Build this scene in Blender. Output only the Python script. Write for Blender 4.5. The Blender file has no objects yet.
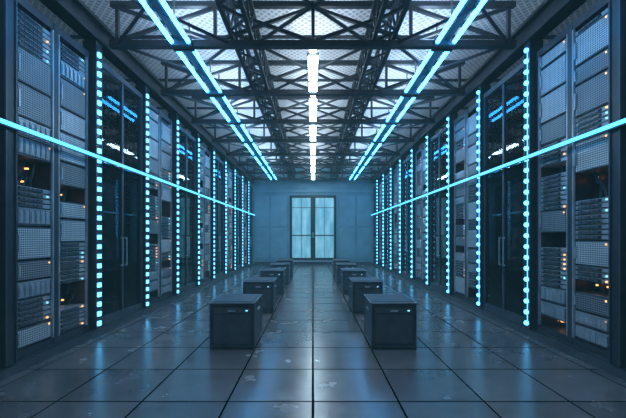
import bpy, math, random
from mathutils import Vector, Matrix
random.seed(7)
scene = bpy.context.scene
scene.view_settings.view_transform = 'Standard'
D = bpy.data

# ------------------------------------------------------------ materials
def newmat(name):
    m = D.materials.new(name); m.use_nodes = True
    nt = m.node_tree
    return m, nt, nt.nodes, nt.links, nt.nodes['Principled BSDF']

def simple(name, col, rough=0.5, metal=0.0, noise=0.15, nscale=6.0):
    m, nt, N, L, b = newmat(name)
    tc = N.new('ShaderNodeTexCoord'); n = N.new('ShaderNodeTexNoise')
    n.inputs['Scale'].default_value = nscale; n.inputs['Detail'].default_value = 2
    L.new(tc.outputs['Object'], n.inputs['Vector'])
    r = N.new('ShaderNodeValToRGB')
    lo = [c*(1-noise) for c in col]; hi = [min(1, c*(1+noise)) for c in col]
    r.color_ramp.elements[0].position = .3; r.color_ramp.elements[1].position = .7
    r.color_ramp.elements[0].color = (*lo, 1); r.color_ramp.elements[1].color = (*hi, 1)
    L.new(n.outputs['Fac'], r.inputs['Fac']); L.new(r.outputs['Color'], b.inputs['Base Color'])
    b.inputs['Roughness'].default_value = rough; b.inputs['Metallic'].default_value = metal
    return m

def emis(name, col, strength, sample=True):
    m, nt, N, L, b = newmat(name)
    b.inputs['Base Color'].default_value = (*[c*.5 for c in col], 1)
    b.inputs['Emission Color'].default_value = (*col, 1)
    b.inputs['Emission Strength'].default_value = strength
    if not sample:
        m.cycles.emission_sampling = 'NONE'
    return m

def perforated(name, col, hole, pitch):
    m, nt, N, L, b = newmat(name)
    tc = N.new('ShaderNodeTexCoord'); sp = N.new('ShaderNodeSeparateXYZ')
    L.new(tc.outputs['Object'], sp.inputs[0])
    def sn(out):
        a = N.new('ShaderNodeMath'); a.operation = 'MULTIPLY'; a.inputs[1].default_value = math.pi/pitch
        s = N.new('ShaderNodeMath'); s.operation = 'SINE'
        L.new(out, a.inputs[0]); L.new(a.outputs[0], s.inputs[0]); 
        return s.outputs[0]
    mu = N.new('ShaderNodeMath'); mu.operation = 'MULTIPLY'
    ad = N.new('ShaderNodeMath'); ad.operation = 'ADD'
    L.new(sp.outputs[0], ad.inputs[0]); L.new(sp.outputs[1], ad.inputs[1])
    L.new(sn(ad.outputs[0]), mu.inputs[0]); L.new(sn(sp.outputs[2]), mu.inputs[1])
    ab = N.new('ShaderNodeMath'); ab.operation = 'ABSOLUTE'; L.new(mu.outputs[0], ab.inputs[0])
    r = N.new('ShaderNodeValToRGB')
    r.color_ramp.elements[0].position = .35; r.color_ramp.elements[1].position = .6
    r.color_ramp.elements[0].color = (*col, 1); r.color_ramp.elements[1].color = (*hole, 1)
    L.new(ab.outputs[0], r.inputs['Fac'])
    n = N.new('ShaderNodeTexNoise'); n.inputs['Scale'].default_value = 3.0
    L.new(tc.outputs['Object'], n.inputs['Vector'])
    mx = N.new('ShaderNodeMix'); mx.data_type = 'RGBA'; mx.blend_type = 'MULTIPLY'; mx.inputs[0].default_value = .45
    L.new(r.outputs['Color'], mx.inputs[6]); L.new(n.outputs['Fac'], mx.inputs[7])
    L.new(mx.outputs[2], b.inputs['Base Color'])
    b.inputs['Roughness'].default_value = .42; b.inputs['Metallic'].default_value = .15
    return m

def glassmat(name, tint, refl_boost=1.0):
    m, nt, N, L, b = newmat(name)
    N.remove(b)
    out = N['Material Output']
    t = N.new('ShaderNodeBsdfTransparent'); t.inputs[0].default_value = (*tint, 1)
    g = N.new('ShaderNodeBsdfGlossy'); g.inputs['Roughness'].default_value = .04
    g.inputs['Color'].default_value = (.8, .92, 1, 1)
    f = N.new('ShaderNodeFresnel'); f.inputs['IOR'].default_value = 1.5
    mu = N.new('ShaderNodeMath'); mu.operation = 'MULTIPLY'; mu.inputs[1].default_value = refl_boost; mu.use_clamp = True
    mx = N.new('ShaderNodeMixShader')
    L.new(f.outputs[0], mu.inputs[0]); L.new(mu.outputs[0], mx.inputs[0])
    L.new(t.outputs[0], mx.inputs[1]); L.new(g.outputs[0], mx.inputs[2]); L.new(mx.outputs[0], out.inputs[0])
    return m

M = {}
M['steel']   = simple('dark_steel', (.045, .052, .060), .38, .3)
M['frame']   = simple('frame_metal', (.075, .085, .098), .35, .3)
M['trim']    = simple('edge_trim_metal', (.46, .50, .54), .3, .3)
M['black']   = simple('black_void', (.010, .012, .015), .6)
M['unit']    = simple('server_grey', (.40, .42, .44), .4, .15)
M['unitd']   = simple('server_dark', (.10, .11, .125), .35, .2)
M['perf']    = perforated('perforated_panel', (.95, .95, .95), (.07, .08, .09), .026)
M['perfd']   = perforated('perforated_panel_dark', (.42, .44, .46), (.02, .025, .03), .026)
M['led']     = emis('cyan_led', (.09, .56, 1.0), 2.6)
M['dot']     = emis('led_dot', (.10, .52, 1.0), 4.6)
M['tube']    = emis('tube_light', (.045, .40, 1.0), 13)
M['tubec']   = emis('centre_light', (.60, .84, 1.0), 26)
M['up']      = emis('added_fill_uplight', (.68, .84, 1.0), 46)  # added glow, hidden on fixture tops, to brighten the ceiling and room
M['amber']   = emis('amber_indicator', (1.0, .42, .12), 2.6, False)
M['cyanpin'] = emis('cyan_indicator', (.3, .85, 1.0), 1.5, False)
M['glass']   = glassmat('partition_glass', (.84, .90, .94), 1.1)
M['cable']   = simple('cable_blue', (.03, .10, .16), .5)
M['truss']   = simple('truss_steel', (.032, .038, .046), .45, .2)
M['box']     = simple('cabinet_paint', (.062, .069, .078), .45, .1)
M['boxf']    = simple('cabinet_panel', (.090, .098, .108), .5, .1)
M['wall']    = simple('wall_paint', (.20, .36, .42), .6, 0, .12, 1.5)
M['wallside']= simple('wall_side_paint', (.06, .07, .085), .7)
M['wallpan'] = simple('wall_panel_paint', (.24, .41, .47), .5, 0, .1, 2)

# floor
def floor_mat():
    m, nt, N, L, b = newmat('floor_tiles')
    tc = N.new('ShaderNodeTexCoord')
    mp = N.new('ShaderNodeMapping'); mp.inputs['Location'].default_value = (0, -.07, 0)
    L.new(tc.outputs['Object'], mp.inputs[0])
    br = N.new('ShaderNodeTexBrick'); br.offset = 0; br.squash = 1
    br.inputs['Scale'].default_value = 1; br.inputs['Brick Width'].default_value = .78
    br.inputs['Row Height'].default_value = .78; br.inputs['Mortar Size'].default_value = .012
    br.inputs['Mortar Smooth'].default_value = .2; br.inputs['Bias'].default_value = 0
    br.inputs['Color1'].default_value = (.15, .125, .117, 1)
    br.inputs['Color2'].default_value = (.225, .19, .178, 1)
    br.inputs['Mortar'].default_value = (.004, .005, .006, 1)
    L.new(mp.outputs[0], br.inputs['Vector'])
    n = N.new('ShaderNodeTexNoise'); n.inputs['Scale'].default_value = 2.2; n.inputs['Detail'].default_value = 5
    L.new(tc.outputs['Object'], n.inputs['Vector'])
    mx = N.new('ShaderNodeMix'); mx.data_type = 'RGBA'; mx.blend_type = 'MULTIPLY'; mx.inputs[0].default_value = .45
    L.new(br.outputs['Color'], mx.inputs[6]); L.new(n.outputs['Fac'], mx.inputs[7])
    L.new(mx.outputs[2], b.inputs['Base Color'])
    rr = N.new('ShaderNodeMapRange'); rr.inputs[3].default_value = .15; rr.inputs[4].default_value = .34
    L.new(n.outputs['Fac'], rr.inputs[0])
    ma = N.new('ShaderNodeMath'); ma.operation = 'MULTIPLY_ADD'; ma.inputs[1].default_value = .7
    L.new(br.outputs['Fac'], ma.inputs[0]); L.new(rr.outputs[0], ma.inputs[2])
    L.new(ma.outputs[0], b.inputs['Roughness'])
    sl = N.new('ShaderNodeMath'); sl.operation = 'MULTIPLY_ADD'; sl.inputs[1].default_value = -.5; sl.inputs[2].default_value = .5
    L.new(br.outputs['Fac'], sl.inputs[0]); L.new(sl.outputs[0], b.inputs['Specular IOR Level'])
    bp = N.new('ShaderNodeBump'); bp.invert = True; bp.inputs['Strength'].default_value = .6; bp.inputs['Distance'].default_value = .006
    L.new(br.outputs['Fac'], bp.inputs['Height'])
    bp2 = N.new('ShaderNodeBump'); bp2.inputs['Strength'].default_value = .05; bp2.inputs['Distance'].default_value = .01
    L.new(n.outputs['Fac'], bp2.inputs['Height']); L.new(bp.outputs[0], bp2.inputs['Normal'])
    L.new(bp2.outputs[0], b.inputs['Normal'])
    b.inputs['IOR'].default_value = 2.1
    return m
M['floor'] = floor_mat()

def ceil_mat():
    m, nt, N, L, b = newmat('ceiling_mesh_deck')
    tc = N.new('ShaderNodeTexCoord')
    mp = N.new('ShaderNodeMapping'); mp.inputs['Rotation'].default_value = (0, 0, math.radians(45))
    L.new(tc.outputs['Object'], mp.inputs[0])
    br = N.new('ShaderNodeTexBrick'); br.offset = 0
    br.inputs['Scale'].default_value = 1; br.inputs['Brick Width'].default_value = .09
    br.inputs['Row Height'].default_value = .09; br.inputs['Mortar Size'].default_value = .014
    br.inputs['Color1'].default_value = (.38, .38, .385, 1); br.inputs['Color2'].default_value = (.48, .48, .485, 1)
    br.inputs['Mortar'].default_value = (.75, .77, .78, 1)
    L.new(mp.outputs[0], br.inputs['Vector'])
    n = N.new('ShaderNodeTexNoise'); n.inputs['Scale'].default_value = 1.3
    L.new(tc.outputs['Object'], n.inputs['Vector'])
    mx = N.new('ShaderNodeMix'); mx.data_type = 'RGBA'; mx.blend_type = 'MULTIPLY'; mx.inputs[0].default_value = .4
    L.new(br.outputs['Color'], mx.inputs[6]); L.new(n.outputs['Fac'], mx.inputs[7])
    L.new(mx.outputs[2], b.inputs['Base Color']); b.inputs['Roughness'].default_value = .6
    return m
M['ceil'] = ceil_mat()

def pane_mat():
    m, nt, N, L, b = newmat('frosted_window_glass')
    tc = N.new('ShaderNodeTexCoord'); n = N.new('ShaderNodeTexNoise'); n.inputs['Scale'].default_value = 1.6
    mp = N.new('ShaderNodeMapping'); mp.inputs['Scale'].default_value = (2.2, 1, .7)
    n.inputs['Detail'].default_value = 6
    L.new(tc.outputs['Object'], mp.inputs[0]); L.new(mp.outputs[0], n.inputs['Vector'])
    r = N.new('ShaderNodeValToRGB')
    r.color_ramp.elements[0].color = (.09, .30, .42, 1); r.color_ramp.elements[1].color = (.24, .54, .68, 1)
    r.color_ramp.elements[0].position = .35; r.color_ramp.elements[1].position = .65
    L.new(n.outputs['Fac'], r.inputs['Fac']); L.new(r.outputs['Color'], b.inputs['Emission Color'])
    b.inputs['Emission Strength'].default_value = .85
    b.inputs['Base Color'].default_value = (.1, .25, .3, 1); b.inputs['Roughness'].default_value = .2
    return m
M['pane'] = pane_mat()

# ------------------------------------------------------------ mesh builder
class MB:
    def __init__(s): s.v = []; s.f = []; s.m = []; s.mats = []
    def mi(s, k):
        if k not in s.mats: s.mats.append(k)
        return s.mats.index(k)
    def hexa(s, p, k):
        i = len(s.v); s.v += [tuple(q) for q in p]; mi = s.mi(k)
        for f in ((0,3,2,1),(4,5,6,7),(0,1,5,4),(1,2,6,5),(2,3,7,6),(3,0,4,7)):
            s.f.append(tuple(i+a for a in f)); s.m.append(mi)
    def box(s, x0, x1, y0, y1, z0, z1, k):
        if x0 > x1: x0, x1 = x1, x0
        s.hexa([(x0,y0,z0),(x1,y0,z0),(x1,y1,z0),(x0,y1,z0),(x0,y0,z1),(x1,y0,z1),(x1,y1,z1),(x0,y1,z1)], k)
    def bar(s, a, b, w, h, k):
        a = Vector(a); b = Vector(b); d = (b-a).normalized()
        up = Vector((0,0,1)) if abs(d.z) < .95 else Vector((0,1,0))
        sx = d.cross(up).normalized(); uz = sx.cross(d).normalized()
        sx *= w/2; uz *= h/2
        s.hexa([a-sx-uz, a+sx-uz, b+sx-uz, b-sx-uz, a-sx+uz, a+sx+uz, b+sx+uz, b-sx+uz], k)
    def cyl(s, a, b, r, k, n=10):
        a = Vector(a); b = Vector(b); d = (b-a).normalized()
        up = Vector((0,0,1)) if abs(d.z) < .95 else Vector((0,1,0))
        u = d.cross(up).normalized(); w = u.cross(d).normalized(); i = len(s.v); mi = s.mi(k)
        for c in (a, b):
            for j in range(n):
                t = 2*math.pi*j/n; s.v.append(tuple(c + r*(math.cos(t)*u + math.sin(t)*w)))
        for j in range(n):
            s.f.append((i+j, i+(j+1)%n, i+n+(j+1)%n, i+n+j)); s.m.append(mi)
        s.f.append(tuple(i+j for j in reversed(range(n)))); s.m.append(mi)
        s.f.append(tuple(i+n+j for j in range(n))); s.m.append(mi)
    def ball(s, c, r, k, nu=8, nv=5):
        i = len(s.v); mi = s.mi(k)
        s.v.append((c[0], c[1], c[2]+r))
        for a in range(1, nv):
            ph = math.pi*a/nv
            for j in range(nu):
                t = 2*math.pi*j/nu
                s.v.append((c[0]+r*math.sin(ph)*math.cos(t), c[1]+r*math.sin(ph)*math.sin(t), c[2]+r*math.cos(ph)))
        s.v.append((c[0], c[1], c[2]-r)); last = len(s.v)-1
        for j in range(nu):
            s.f.append((i, i+1+j, i+1+(j+1)%nu)); s.m.append(mi)
            for a in range(nv-2):
                p = i+1+a*nu
                s.f.append((p+j, p+nu+j, p+nu+(j+1)%nu, p+(j+1)%nu)); s.m.append(mi)
            p = i+1+(nv-2)*nu
            s.f.append((p+j, last, p+(j+1)%nu)); s.m.append(mi)
    def mesh(s, name):
        me = D.meshes.new(name); me.from_pydata(s.v, [], s.f)
        for k in s.mats: me.materials.append(M[k])
        me.polygons.foreach_set('material_index', s.m); me.update()
        return me
    def obj(s, name, loc=(0,0,0), rot=0, bevel=0):
        return place(s.mesh(name), name, loc, rot, bevel)

def place(me, name, loc=(0,0,0), rot=0, bevel=0):
    o = D.objects.new(name, me); scene.collection.objects.link(o)
    o.location = loc; o.rotation_euler = (0, 0, rot)
    if bevel:
        b = o.modifiers.new('bevel', 'BEVEL'); b.width = bevel; b.segments = 2; b.limit_method = 'ANGLE'
    return o

# ------------------------------------------------------------ dimensions
HW = 3.30; BAY = 1.54; Y0 = 3.76; NB0, NB1 = -3, 10
YF = -1.1; YB = Y0 + BAY*NB1 + .04; SW = 4.7; CH = 5.35

def slab(name, x0, x1, y0, y1, z0, z1, k):
    b = MB(); b.box(x0, x1, y0, y1, z0, z1, k); return b.obj(name)
slab('floor', -SW, SW, YF, YB, -.1, 0, 'floor')
slab('ceiling', -SW, SW, YF, YB, CH, CH+.1, 'ceil')
slab('wall_left', -SW-.1, -SW, YF, YB, 0, CH, 'wallside')
slab('wall_right', SW, SW+.1, YF, YB, 0, CH, 'wallside')
slab('wall_front', -SW, SW, YF-.1, YF, 0, CH, 'wallside')

# back wall with window opening
wx = 1.27; wz0 = .22; wz1 = 3.78
b = MB()
b.box(-SW, -wx, YB, YB+.25, 0, CH, 'wall'); b.box(wx, SW, YB, YB+.25, 0, CH, 'wall')
b.box(-wx, wx, YB, YB+.25, 0, wz0, 'wall'); b.box(-wx, wx, YB, YB+.25, wz1, CH, 'wall')
for s in (-1, 1):
    for x0, x1 in ((1.45, 2.3), (2.42, 3.2)):
        for z0, z1 in ((.35, 2.0), (2.12, 3.75)):
            b.box(s*x0, s*x1, YB-.03, YB, z0, z1, 'wallpan')
b.box(-3.3, 3.3, YB-.05, YB, 3.95, 4.08, 'wallpan')
b.obj('wall_back')
b = MB()
fy0, fy1 = YB-.05, YB+.12
b.box(-wx, -wx+.13, fy0, fy1, wz0, wz1, 'steel'); b.box(wx-.13, wx, fy0, fy1, wz0, wz1, 'steel')
b.box(-wx+.13, wx-.13, fy0, fy1, wz1-.13, wz1, 'steel'); b.box(-wx+.13, wx-.13, fy0, fy1, wz0, wz0+.14, 'steel')
b.box(-.13, .13, fy0, fy1, wz0+.14, wz1-.13, 'steel')
for s in (-1, 1):
    xa, xb = s*.13, s*(wx-.13)
    b.box(xa, xb, YB+.06, YB+.08, wz0+.14, wz1-.13, 'pane')
    b.box(xa, xb, YB, YB+.06, 1.56, 1.62, 'steel')
    b.box(s*.02, s*.06, YB-.10, YB-.05, 1.45, 1.75, 'trim')
    b.box(xa, xb, YB+.03, YB+.06, 3.10, 3.13, 'frame')
    xm = (xa+xb)/2; b.box(xm-.012, xm+.012, YB+.03, YB+.06, wz0+.14, wz1-.13, 'frame')
b.box(-wx-.1, wx+.1, YB-.14, YB-.05, wz0-.07, wz0, 'trim')
b.obj('window_1')
b = MB(); b.box(-3.2, 3.2, YB-.09, YB-.05, 0, .14, 'frame'); b.obj('baseboard_back')

# ------------------------------------------------------------ server racks
W2 = .68
def unit_stack(b, ya, yb, z0, z1, fx):
    z = z0
    w = yb-ya
    while z < z1-.08:
        t = random.random()
        if t < .42:
            h = min(random.choice([.24, .32, .40]), z1-z)
            k = 'perf' if random.random() < .5 else 'perfd'
            b.box(fx-.5, fx-.012, ya, yb, z+.008, z+h-.012, 'unitd')
            b.box(fx-.012, fx, ya+.025, yb-.025, z+.02, z+h-.03, k)
            b.box(fx, fx+.018, ya+.02, ya+.045, z+h*.25, z+h*.75, 'trim')
            if random.random() < .5: b.box(fx, fx+.006, yb-.06, yb-.042, z+h-.06, z+h-.042, 'amber')
        elif t < .66:
            n = random.choice([3, 4, 5]); h = min(n*.062, z1-z); n = max(1, int(h/.062))
            for i in range(n):
                zz = z+i*.062
                b.box(fx-.55, fx-.02, ya, yb, zz+.006, zz+.054, 'unit')
                b.box(fx-.02, fx-.01, ya+.05, yb-.14, zz+.014, zz+.046, 'black')
                for q in range(5):
                    yy = ya+.06+q*(w-.22)/5
                    b.box(fx-.01, fx-.004, yy, yy+(w-.22)/5-.012, zz+.017, zz+.043, 'unitd')
                if random.random() < .45: b.box(fx-.02, fx-.006, yb-.07, yb-.053, zz+.020, zz+.038, 'amber' if random.random() < .55 else 'cyanpin')
        elif t < .86:
            h = min(random.choice([.18, .22]), z1-z)
            b.box(fx-.55, fx-.015, ya, yb, z+.006, z+h-.008, 'unitd')
            nd = 6
            for q in range(nd):
                yy = ya+.03+q*(w-.06)/nd
                b.box(fx-.015, fx+.004, yy, yy+(w-.06)/nd-.012, z+.03, z+h-.03, 'unit')
                b.box(fx+.004, fx+.012, yy+.012, yy+.03, z+.05, z+h-.06, 'trim')
            b.box(fx-.015, fx+.002, ya+.02, yb-.02, z+h-.025, z+h-.014, 'trim')
            if random.random() < .4: b.box(fx+.004, fx+.009, yb-.055, yb-.043, z+h-.05, z+h-.038, 'amber')
        else:
            h = min(random.choice([.14, .2]), z1-z)
            b.box(fx-.6, fx-.25, ya, yb, z, z+h, 'black')
            for q in range(3):
                yy = ya+.06+random.random()*(w-.12)
                b.cyl((fx-.2, yy, z), (fx-.16, min(yb-.02, max(ya+.02, yy+random.uniform(-.06, .06))), z+h), .012, 'cable', 6)
            for q in range(2):
                yy = ya+.08+random.random()*(w-.2)
                b.box(fx-.24, fx-.2, yy, yy+.022, z+h/2, z+h/2+.018, 'amber')
        z += h

def rack_mesh(seed, style):
    random.seed(seed)
    b = MB(); zb = .12; zt = 4.25
    fx = -.03 if style == 'open' else -.22
    for y in (-W2, W2-.05): b.box(fx-.95, fx, y, y+.05, zb, zt, 'frame')
    b.box(fx-.95, fx+.01, -.04, .04, zb, zt, 'steel')
    b.box(fx-.95, fx, -W2+.05, W2-.05, zt-.10, zt, 'steel')
    b.box(fx-.95, fx, -W2+.05, W2-.05, zb, zb+.09, 'steel')
    b.box(fx-.97, fx-.95, -W2, W2, zb, zt, 'black')
    for ya, yb in ((-W2+.05, -.04), (.04, W2-.05)):
        b.box(fx-.02, fx+.008, ya, ya+.022, zb+.09, zt-.10, 'trim')
        b.box(fx-.02, fx+.008, yb-.022, yb, zb+.09, zt-.10, 'trim')
        unit_stack(b, ya+.024, yb-.024, zb+.10, zt-.11, fx)
    return b.mesh('server_rack')

open_m = [rack_mesh(s, 'open') for s in (1, 2, 3, 4)]
back_m = [rack_mesh(s, 'glass') for s in (11, 12, 13)]

def door_mesh():
    b = MB(); z0, z1 = .12, 4.25; w = W2+.01
    for y in (-w, w-.06): b.box(-.05, .01, y, y+.06, z0, z1, 'frame')
    b.box(-.05, .01, -w+.06, w-.06, z1-.09, z1, 'frame'); b.box(-.05, .01, -w+.06, w-.06, z0, z0+.12, 'frame')
    b.box(-.045, .005, -.025, .025, z0+.12, z1-.09, 'frame')
    for ya, yb in ((-w+.06, -.025), (.025, w-.06)):
        b.box(-.026, -.018, ya, yb, z0+.12, z1-.09, 'glass')
    for y in (-.07, .055):
        b.box(.03, .045, y, y+.015, 1.0, 1.5, 'trim')
        b.box(.005, .03, y, y+.015, 1.0, 1.03, 'trim'); b.box(.005, .03, y, y+.015, 1.47, 1.5, 'trim')
    return b.mesh('glass_door')
gdm = door_mesh()

def led_column(kind):
    b = MB()
    b.box(-.16, .03, -.072, .072, .125, 4.44, 'steel')
    b.box(.03, .045, -.072, -.055, .125, 4.44, 'frame'); b.box(.03, .045, .055, .072, .125, 4.44, 'frame')
    z = .16
    while z < 4.35 and kind != 'post':
        if kind == 'dash':
            b.box(.03, .060, -.030, .030, z, z+.065, 'dot'); z += .145
        else:
            b.ball((.05, 0, z+.04), .036, 'dot'); z += .165
    if kind == 'ball': b.box(.03, .038, -.004, .004, .16, 4.35, 'led')
    return b.mesh('led_light_column' if kind != 'post' else 'rack_post')
lc = {-1: led_column('dash'), 1: led_column('ball')}; post = led_column('post')
for s in (-1, 1):
    rot = 0 if s < 0 else math.pi
    for k in range(NB0, NB1):
        yc = Y0 + BAY*(k+.5)
        if k % 2 == 0:
            place(open_m[(k//2 + (1 if s > 0 else 0)) % 4], 'server_rack', (s*HW, yc, 0), rot)
        else:
            place(back_m[((k-1)//2 + (1 if s > 0 else 0)) % 3], 'server_rack', (s*HW, yc, 0), rot)
            place(gdm, 'glass_door', (s*HW, yc, 0), rot)
    for k in range(NB0, NB1):
        if k <= 0: place(post, 'rack_post', (s*(HW-.02), Y0+BAY*k, 0), rot)
        else: place(lc[s], 'led_light_column', (s*(HW-.02), Y0+BAY*k, 0), rot)
    nm = 'left' if s < 0 else 'right'
    b = MB()
    b.box(s*(HW-.02), s*(HW+.9), YF, YB, 0, .12, 'steel'); b.box(s*(HW-.05), s*(HW-.02), YF, YB, 0, .10, 'frame')
    b.obj('baseboard_'+nm)
    b = MB()
    b.box(s*(HW-.105), s*(HW-.135), YF+.05, YB-.12, 2.67, 2.705, 'led')
    b.box(s*(HW-.095), s*(HW-.105), YF+.05, YB-.12, 2.655, 2.72, 'frame')
    b.obj('led_strip')
    b = MB()
    b.box(s*(HW-.10), s*(HW+.12), YF, YB, 4.45, 4.50, 'truss'); b.box(s*(HW-.02), s*(HW+.04), YF, YB, 4.50, 4.72, 'truss')
    b.box(s*(HW-.10), s*(HW+.12), YF, YB, 4.72, 4.77, 'truss')
    b.obj('roof_beam')

# ------------------------------------------------------------ ceiling structure
TY = [3.70 + 1.85*k for k in range(-2, 9)]
b0 = MB()
b0.box(-HW+.1, HW-.1, -.05, .05, 4.50, 4.60, 'truss'); b0.box(-HW+.1, HW-.1, -.04, .04, 5.14, 5.22, 'truss')
n = 4; dx = (2*HW-.4)/n
for i in range(n):
    xa = -HW+.2+i*dx; xb = xa+dx
    b0.bar((xa, 0, 4.60), (xb, 0, 5.14), .05, .05, 'truss'); b0.bar((xb, 0, 4.60), (xa, 0, 5.14), .05, .05, 'truss')
    b0.bar((xa, 0, 4.60), (xa, 0, 5.14), .05, .05, 'truss')
b0.bar((xb, 0, 4.60), (xb, 0, 5.14), .05, .05, 'truss')
tm = b0.mesh('cross_truss')
for y in TY: place(tm, 'cross_truss', (0, y, 0))
b = MB()
for i in range(len(TY)-1):
    for x0, x1 in ((-3.1, -1.3), (1.3, 3.1), (-.9, .9)):
        b.bar((x0, TY[i], 4.56), (x1, TY[i+1], 4.56), .035, .035, 'truss'); b.bar((x1, TY[i], 4.56), (x0, TY[i+1], 4.56), .035, .035, 'truss')
b.obj('roof_bracing')
for s in (-1, 1):
    b = MB(); xs = (s*.96, s*1.26); z0, z1 = 4.62, 5.1
    for x in xs:
        for z in (z0, z1): b.box(x-.03, x+.03, YF+.05, YB-.1, z-.03, z+.03, 'truss')
        y = YF+.1; j = 0
        while y < YB-.5:
            b.bar((x, y, z0 if j % 2 else z1), (x, y+.3, z1 if j % 2 else z0), .035, .035, 'truss'); y += .3; j += 1
    y = YF+.1; j = 0
    while y < YB-.5:
        for z in (z0, z1): b.bar((xs[j % 2], y, z), (xs[(j+1) % 2], y+.3, z), .03, .03, 'truss')
        y += .3; j += 1
    b.obj('lattice_truss')
b = MB()
y = YF+.4
while y < YB: b.box(-SW, SW, y-.025, y+.025, CH-.05, CH, 'truss'); y += 1.85
for x in (-4, -2.6, 0, 2.6, 4): b.box(x-.03, x+.03, YF, YB, CH-.08, CH-.05, 'truss')
b.obj('ceiling_ribs')

# lights
bl = MB()
for dxx in (-.13, .13): bl.cyl((dxx, .10, 0), (dxx, 1.75, 0), .032, 'tube', 8)
bl.box(-.17, .17, .05, .10, -.05, .05, 'frame'); bl.box(-.17, .17, 1.75, 1.80, -.05, .05, 'frame')
bl.box(-.05, .05, .10, 1.75, .02, .06, 'frame')
bl.box(-.04, .04, .15, 1.70, .061, .07, 'up')  # glowing strip added out of sight, throws fill onto the deck
for yy in (.3, 1.5): bl.box(-.01, .01, yy, yy+.02, .07, .55, 'frame')
flm = bl.mesh('fluorescent_light')
for s in (-1, 1):
    for y in TY[:-1]: place(flm, 'fluorescent_light', (s*2.07, y, 4.50+.04))
bl = MB()
bl.box(-.08, .08, .32, 1.18, -.03, 0, 'tubec'); bl.box(-.10, .10, .29, 1.21, 0, .04, 'frame')
bl.box(-.08, .08, 1.35, 1.7, -.03, 0, 'tubec'); bl.box(-.10, .10, 1.32, 1.73, 0, .04, 'frame')
bl.box(-.05, .05, .25, 1.7, .045, .06, 'up')  # same added fill glow, unseen from below
for yy in (.4, 1.5): bl.box(-.01, .01, yy, yy+.02, .06, .55, 'frame')
clm = bl.mesh('ceiling_light')
for y in TY[:2]+TY[3:-1]: place(clm, 'ceiling_light', (0, y, 4.54))  # first two are unseen extras, added to brighten near racks and floor

# ------------------------------------------------------------ equipment boxes
def cabinet_mesh():
    b = MB(); w = .30; d = .34; h = .63
    b.box(-w+.01, w-.01, -d+.02, d-.02, .03, h-.05, 'box')
    b.box(-w, w, -d, d, h-.05, h, 'box')
    b.box(-w+.03, w-.03, -d+.03, d-.03, h, h+.006, 'boxf')
    for x in (-w, w-.035):
        for y in (-d, d-.035): b.box(x, x+.035, y, y+.035, 0, h-.05, 'frame')
    for y in (-d, d-.035): b.box(-w+.035, w-.035, y, y+.035, .02, .055, 'frame')
    for x in (-w, w-.035): b.box(x, x+.035, -d+.035, d-.035, .02, .055, 'frame')
    b.box(-w+.05, w-.05, -d+.006, -d+.02, .075, h-.07, 'boxf')
    b.box(-w+.06, w-.06, -d+.002, -d+.006, h-.16, h-.152, 'black')
    b.box(-.05, .05, -d-.01, -d+.006, h-.125, h-.105, 'trim')
    b.box(w-.12, w-.09, -d+.001, -d+.006, h-.12, h-.105, 'cyanpin')
    for s in (-1, 1):
        b.box(s*(w-.006), s*(w-.012), -d+.06, d-.06, .075, h-.08, 'boxf')
        b.box(s*(w-.006), s*(w+.012), -.08, .08, h-.16, h-.135, 'trim')
        for y in (-d+.05, d-.08): b.box(s*(w-.08), s*(w-.04), y, y+.03, 0, .03, 'black')
    b.box(-w, w, -d-.006, -d, h-.016, h+.002, 'trim')
    for s in (-1, 1): b.box(s*w, s*(w+.006), -d, d, h-.014, h+.002, 'trim')
    return b.mesh('equipment_cabinet')
cm = cabinet_mesh()
for y in (4.66, 6.9, 9.15, 11.2, 13.2):
    for s in (-1, 1):
        place(cm, 'equipment_cabinet', (s*1.08, y+.34, 0), 0, .004)

# ------------------------------------------------------------ world / self-glowing haze
w = D.worlds.new('world'); scene.world = w; w.use_nodes = True
bg = w.node_tree.nodes['Background']; bg.inputs[0].default_value = (.02, .05, .07, 1); bg.inputs[1].default_value = .3
em = w.node_tree.nodes.new('ShaderNodeEmission'); em.inputs[0].default_value = (.13, .44, .62, 1)
em.inputs[1].default_value = .004  # volume emits by itself, standing in for light scattered in haze
w.node_tree.links.new(em.outputs[0], w.node_tree.nodes['World Output'].inputs['Volume'])

# ------------------------------------------------------------ camera
cd = D.cameras.new('camera'); cam = D.objects.new('camera', cd); scene.collection.objects.link(cam)
cam.location = (0, 0, 1.5); cam.rotation_euler = (math.radians(90), 0, 0)
cd.sensor_width = 36; cd.lens = 350/626*36; cd.shift_y = 28/626; cd.clip_start = .05
scene.camera = cam
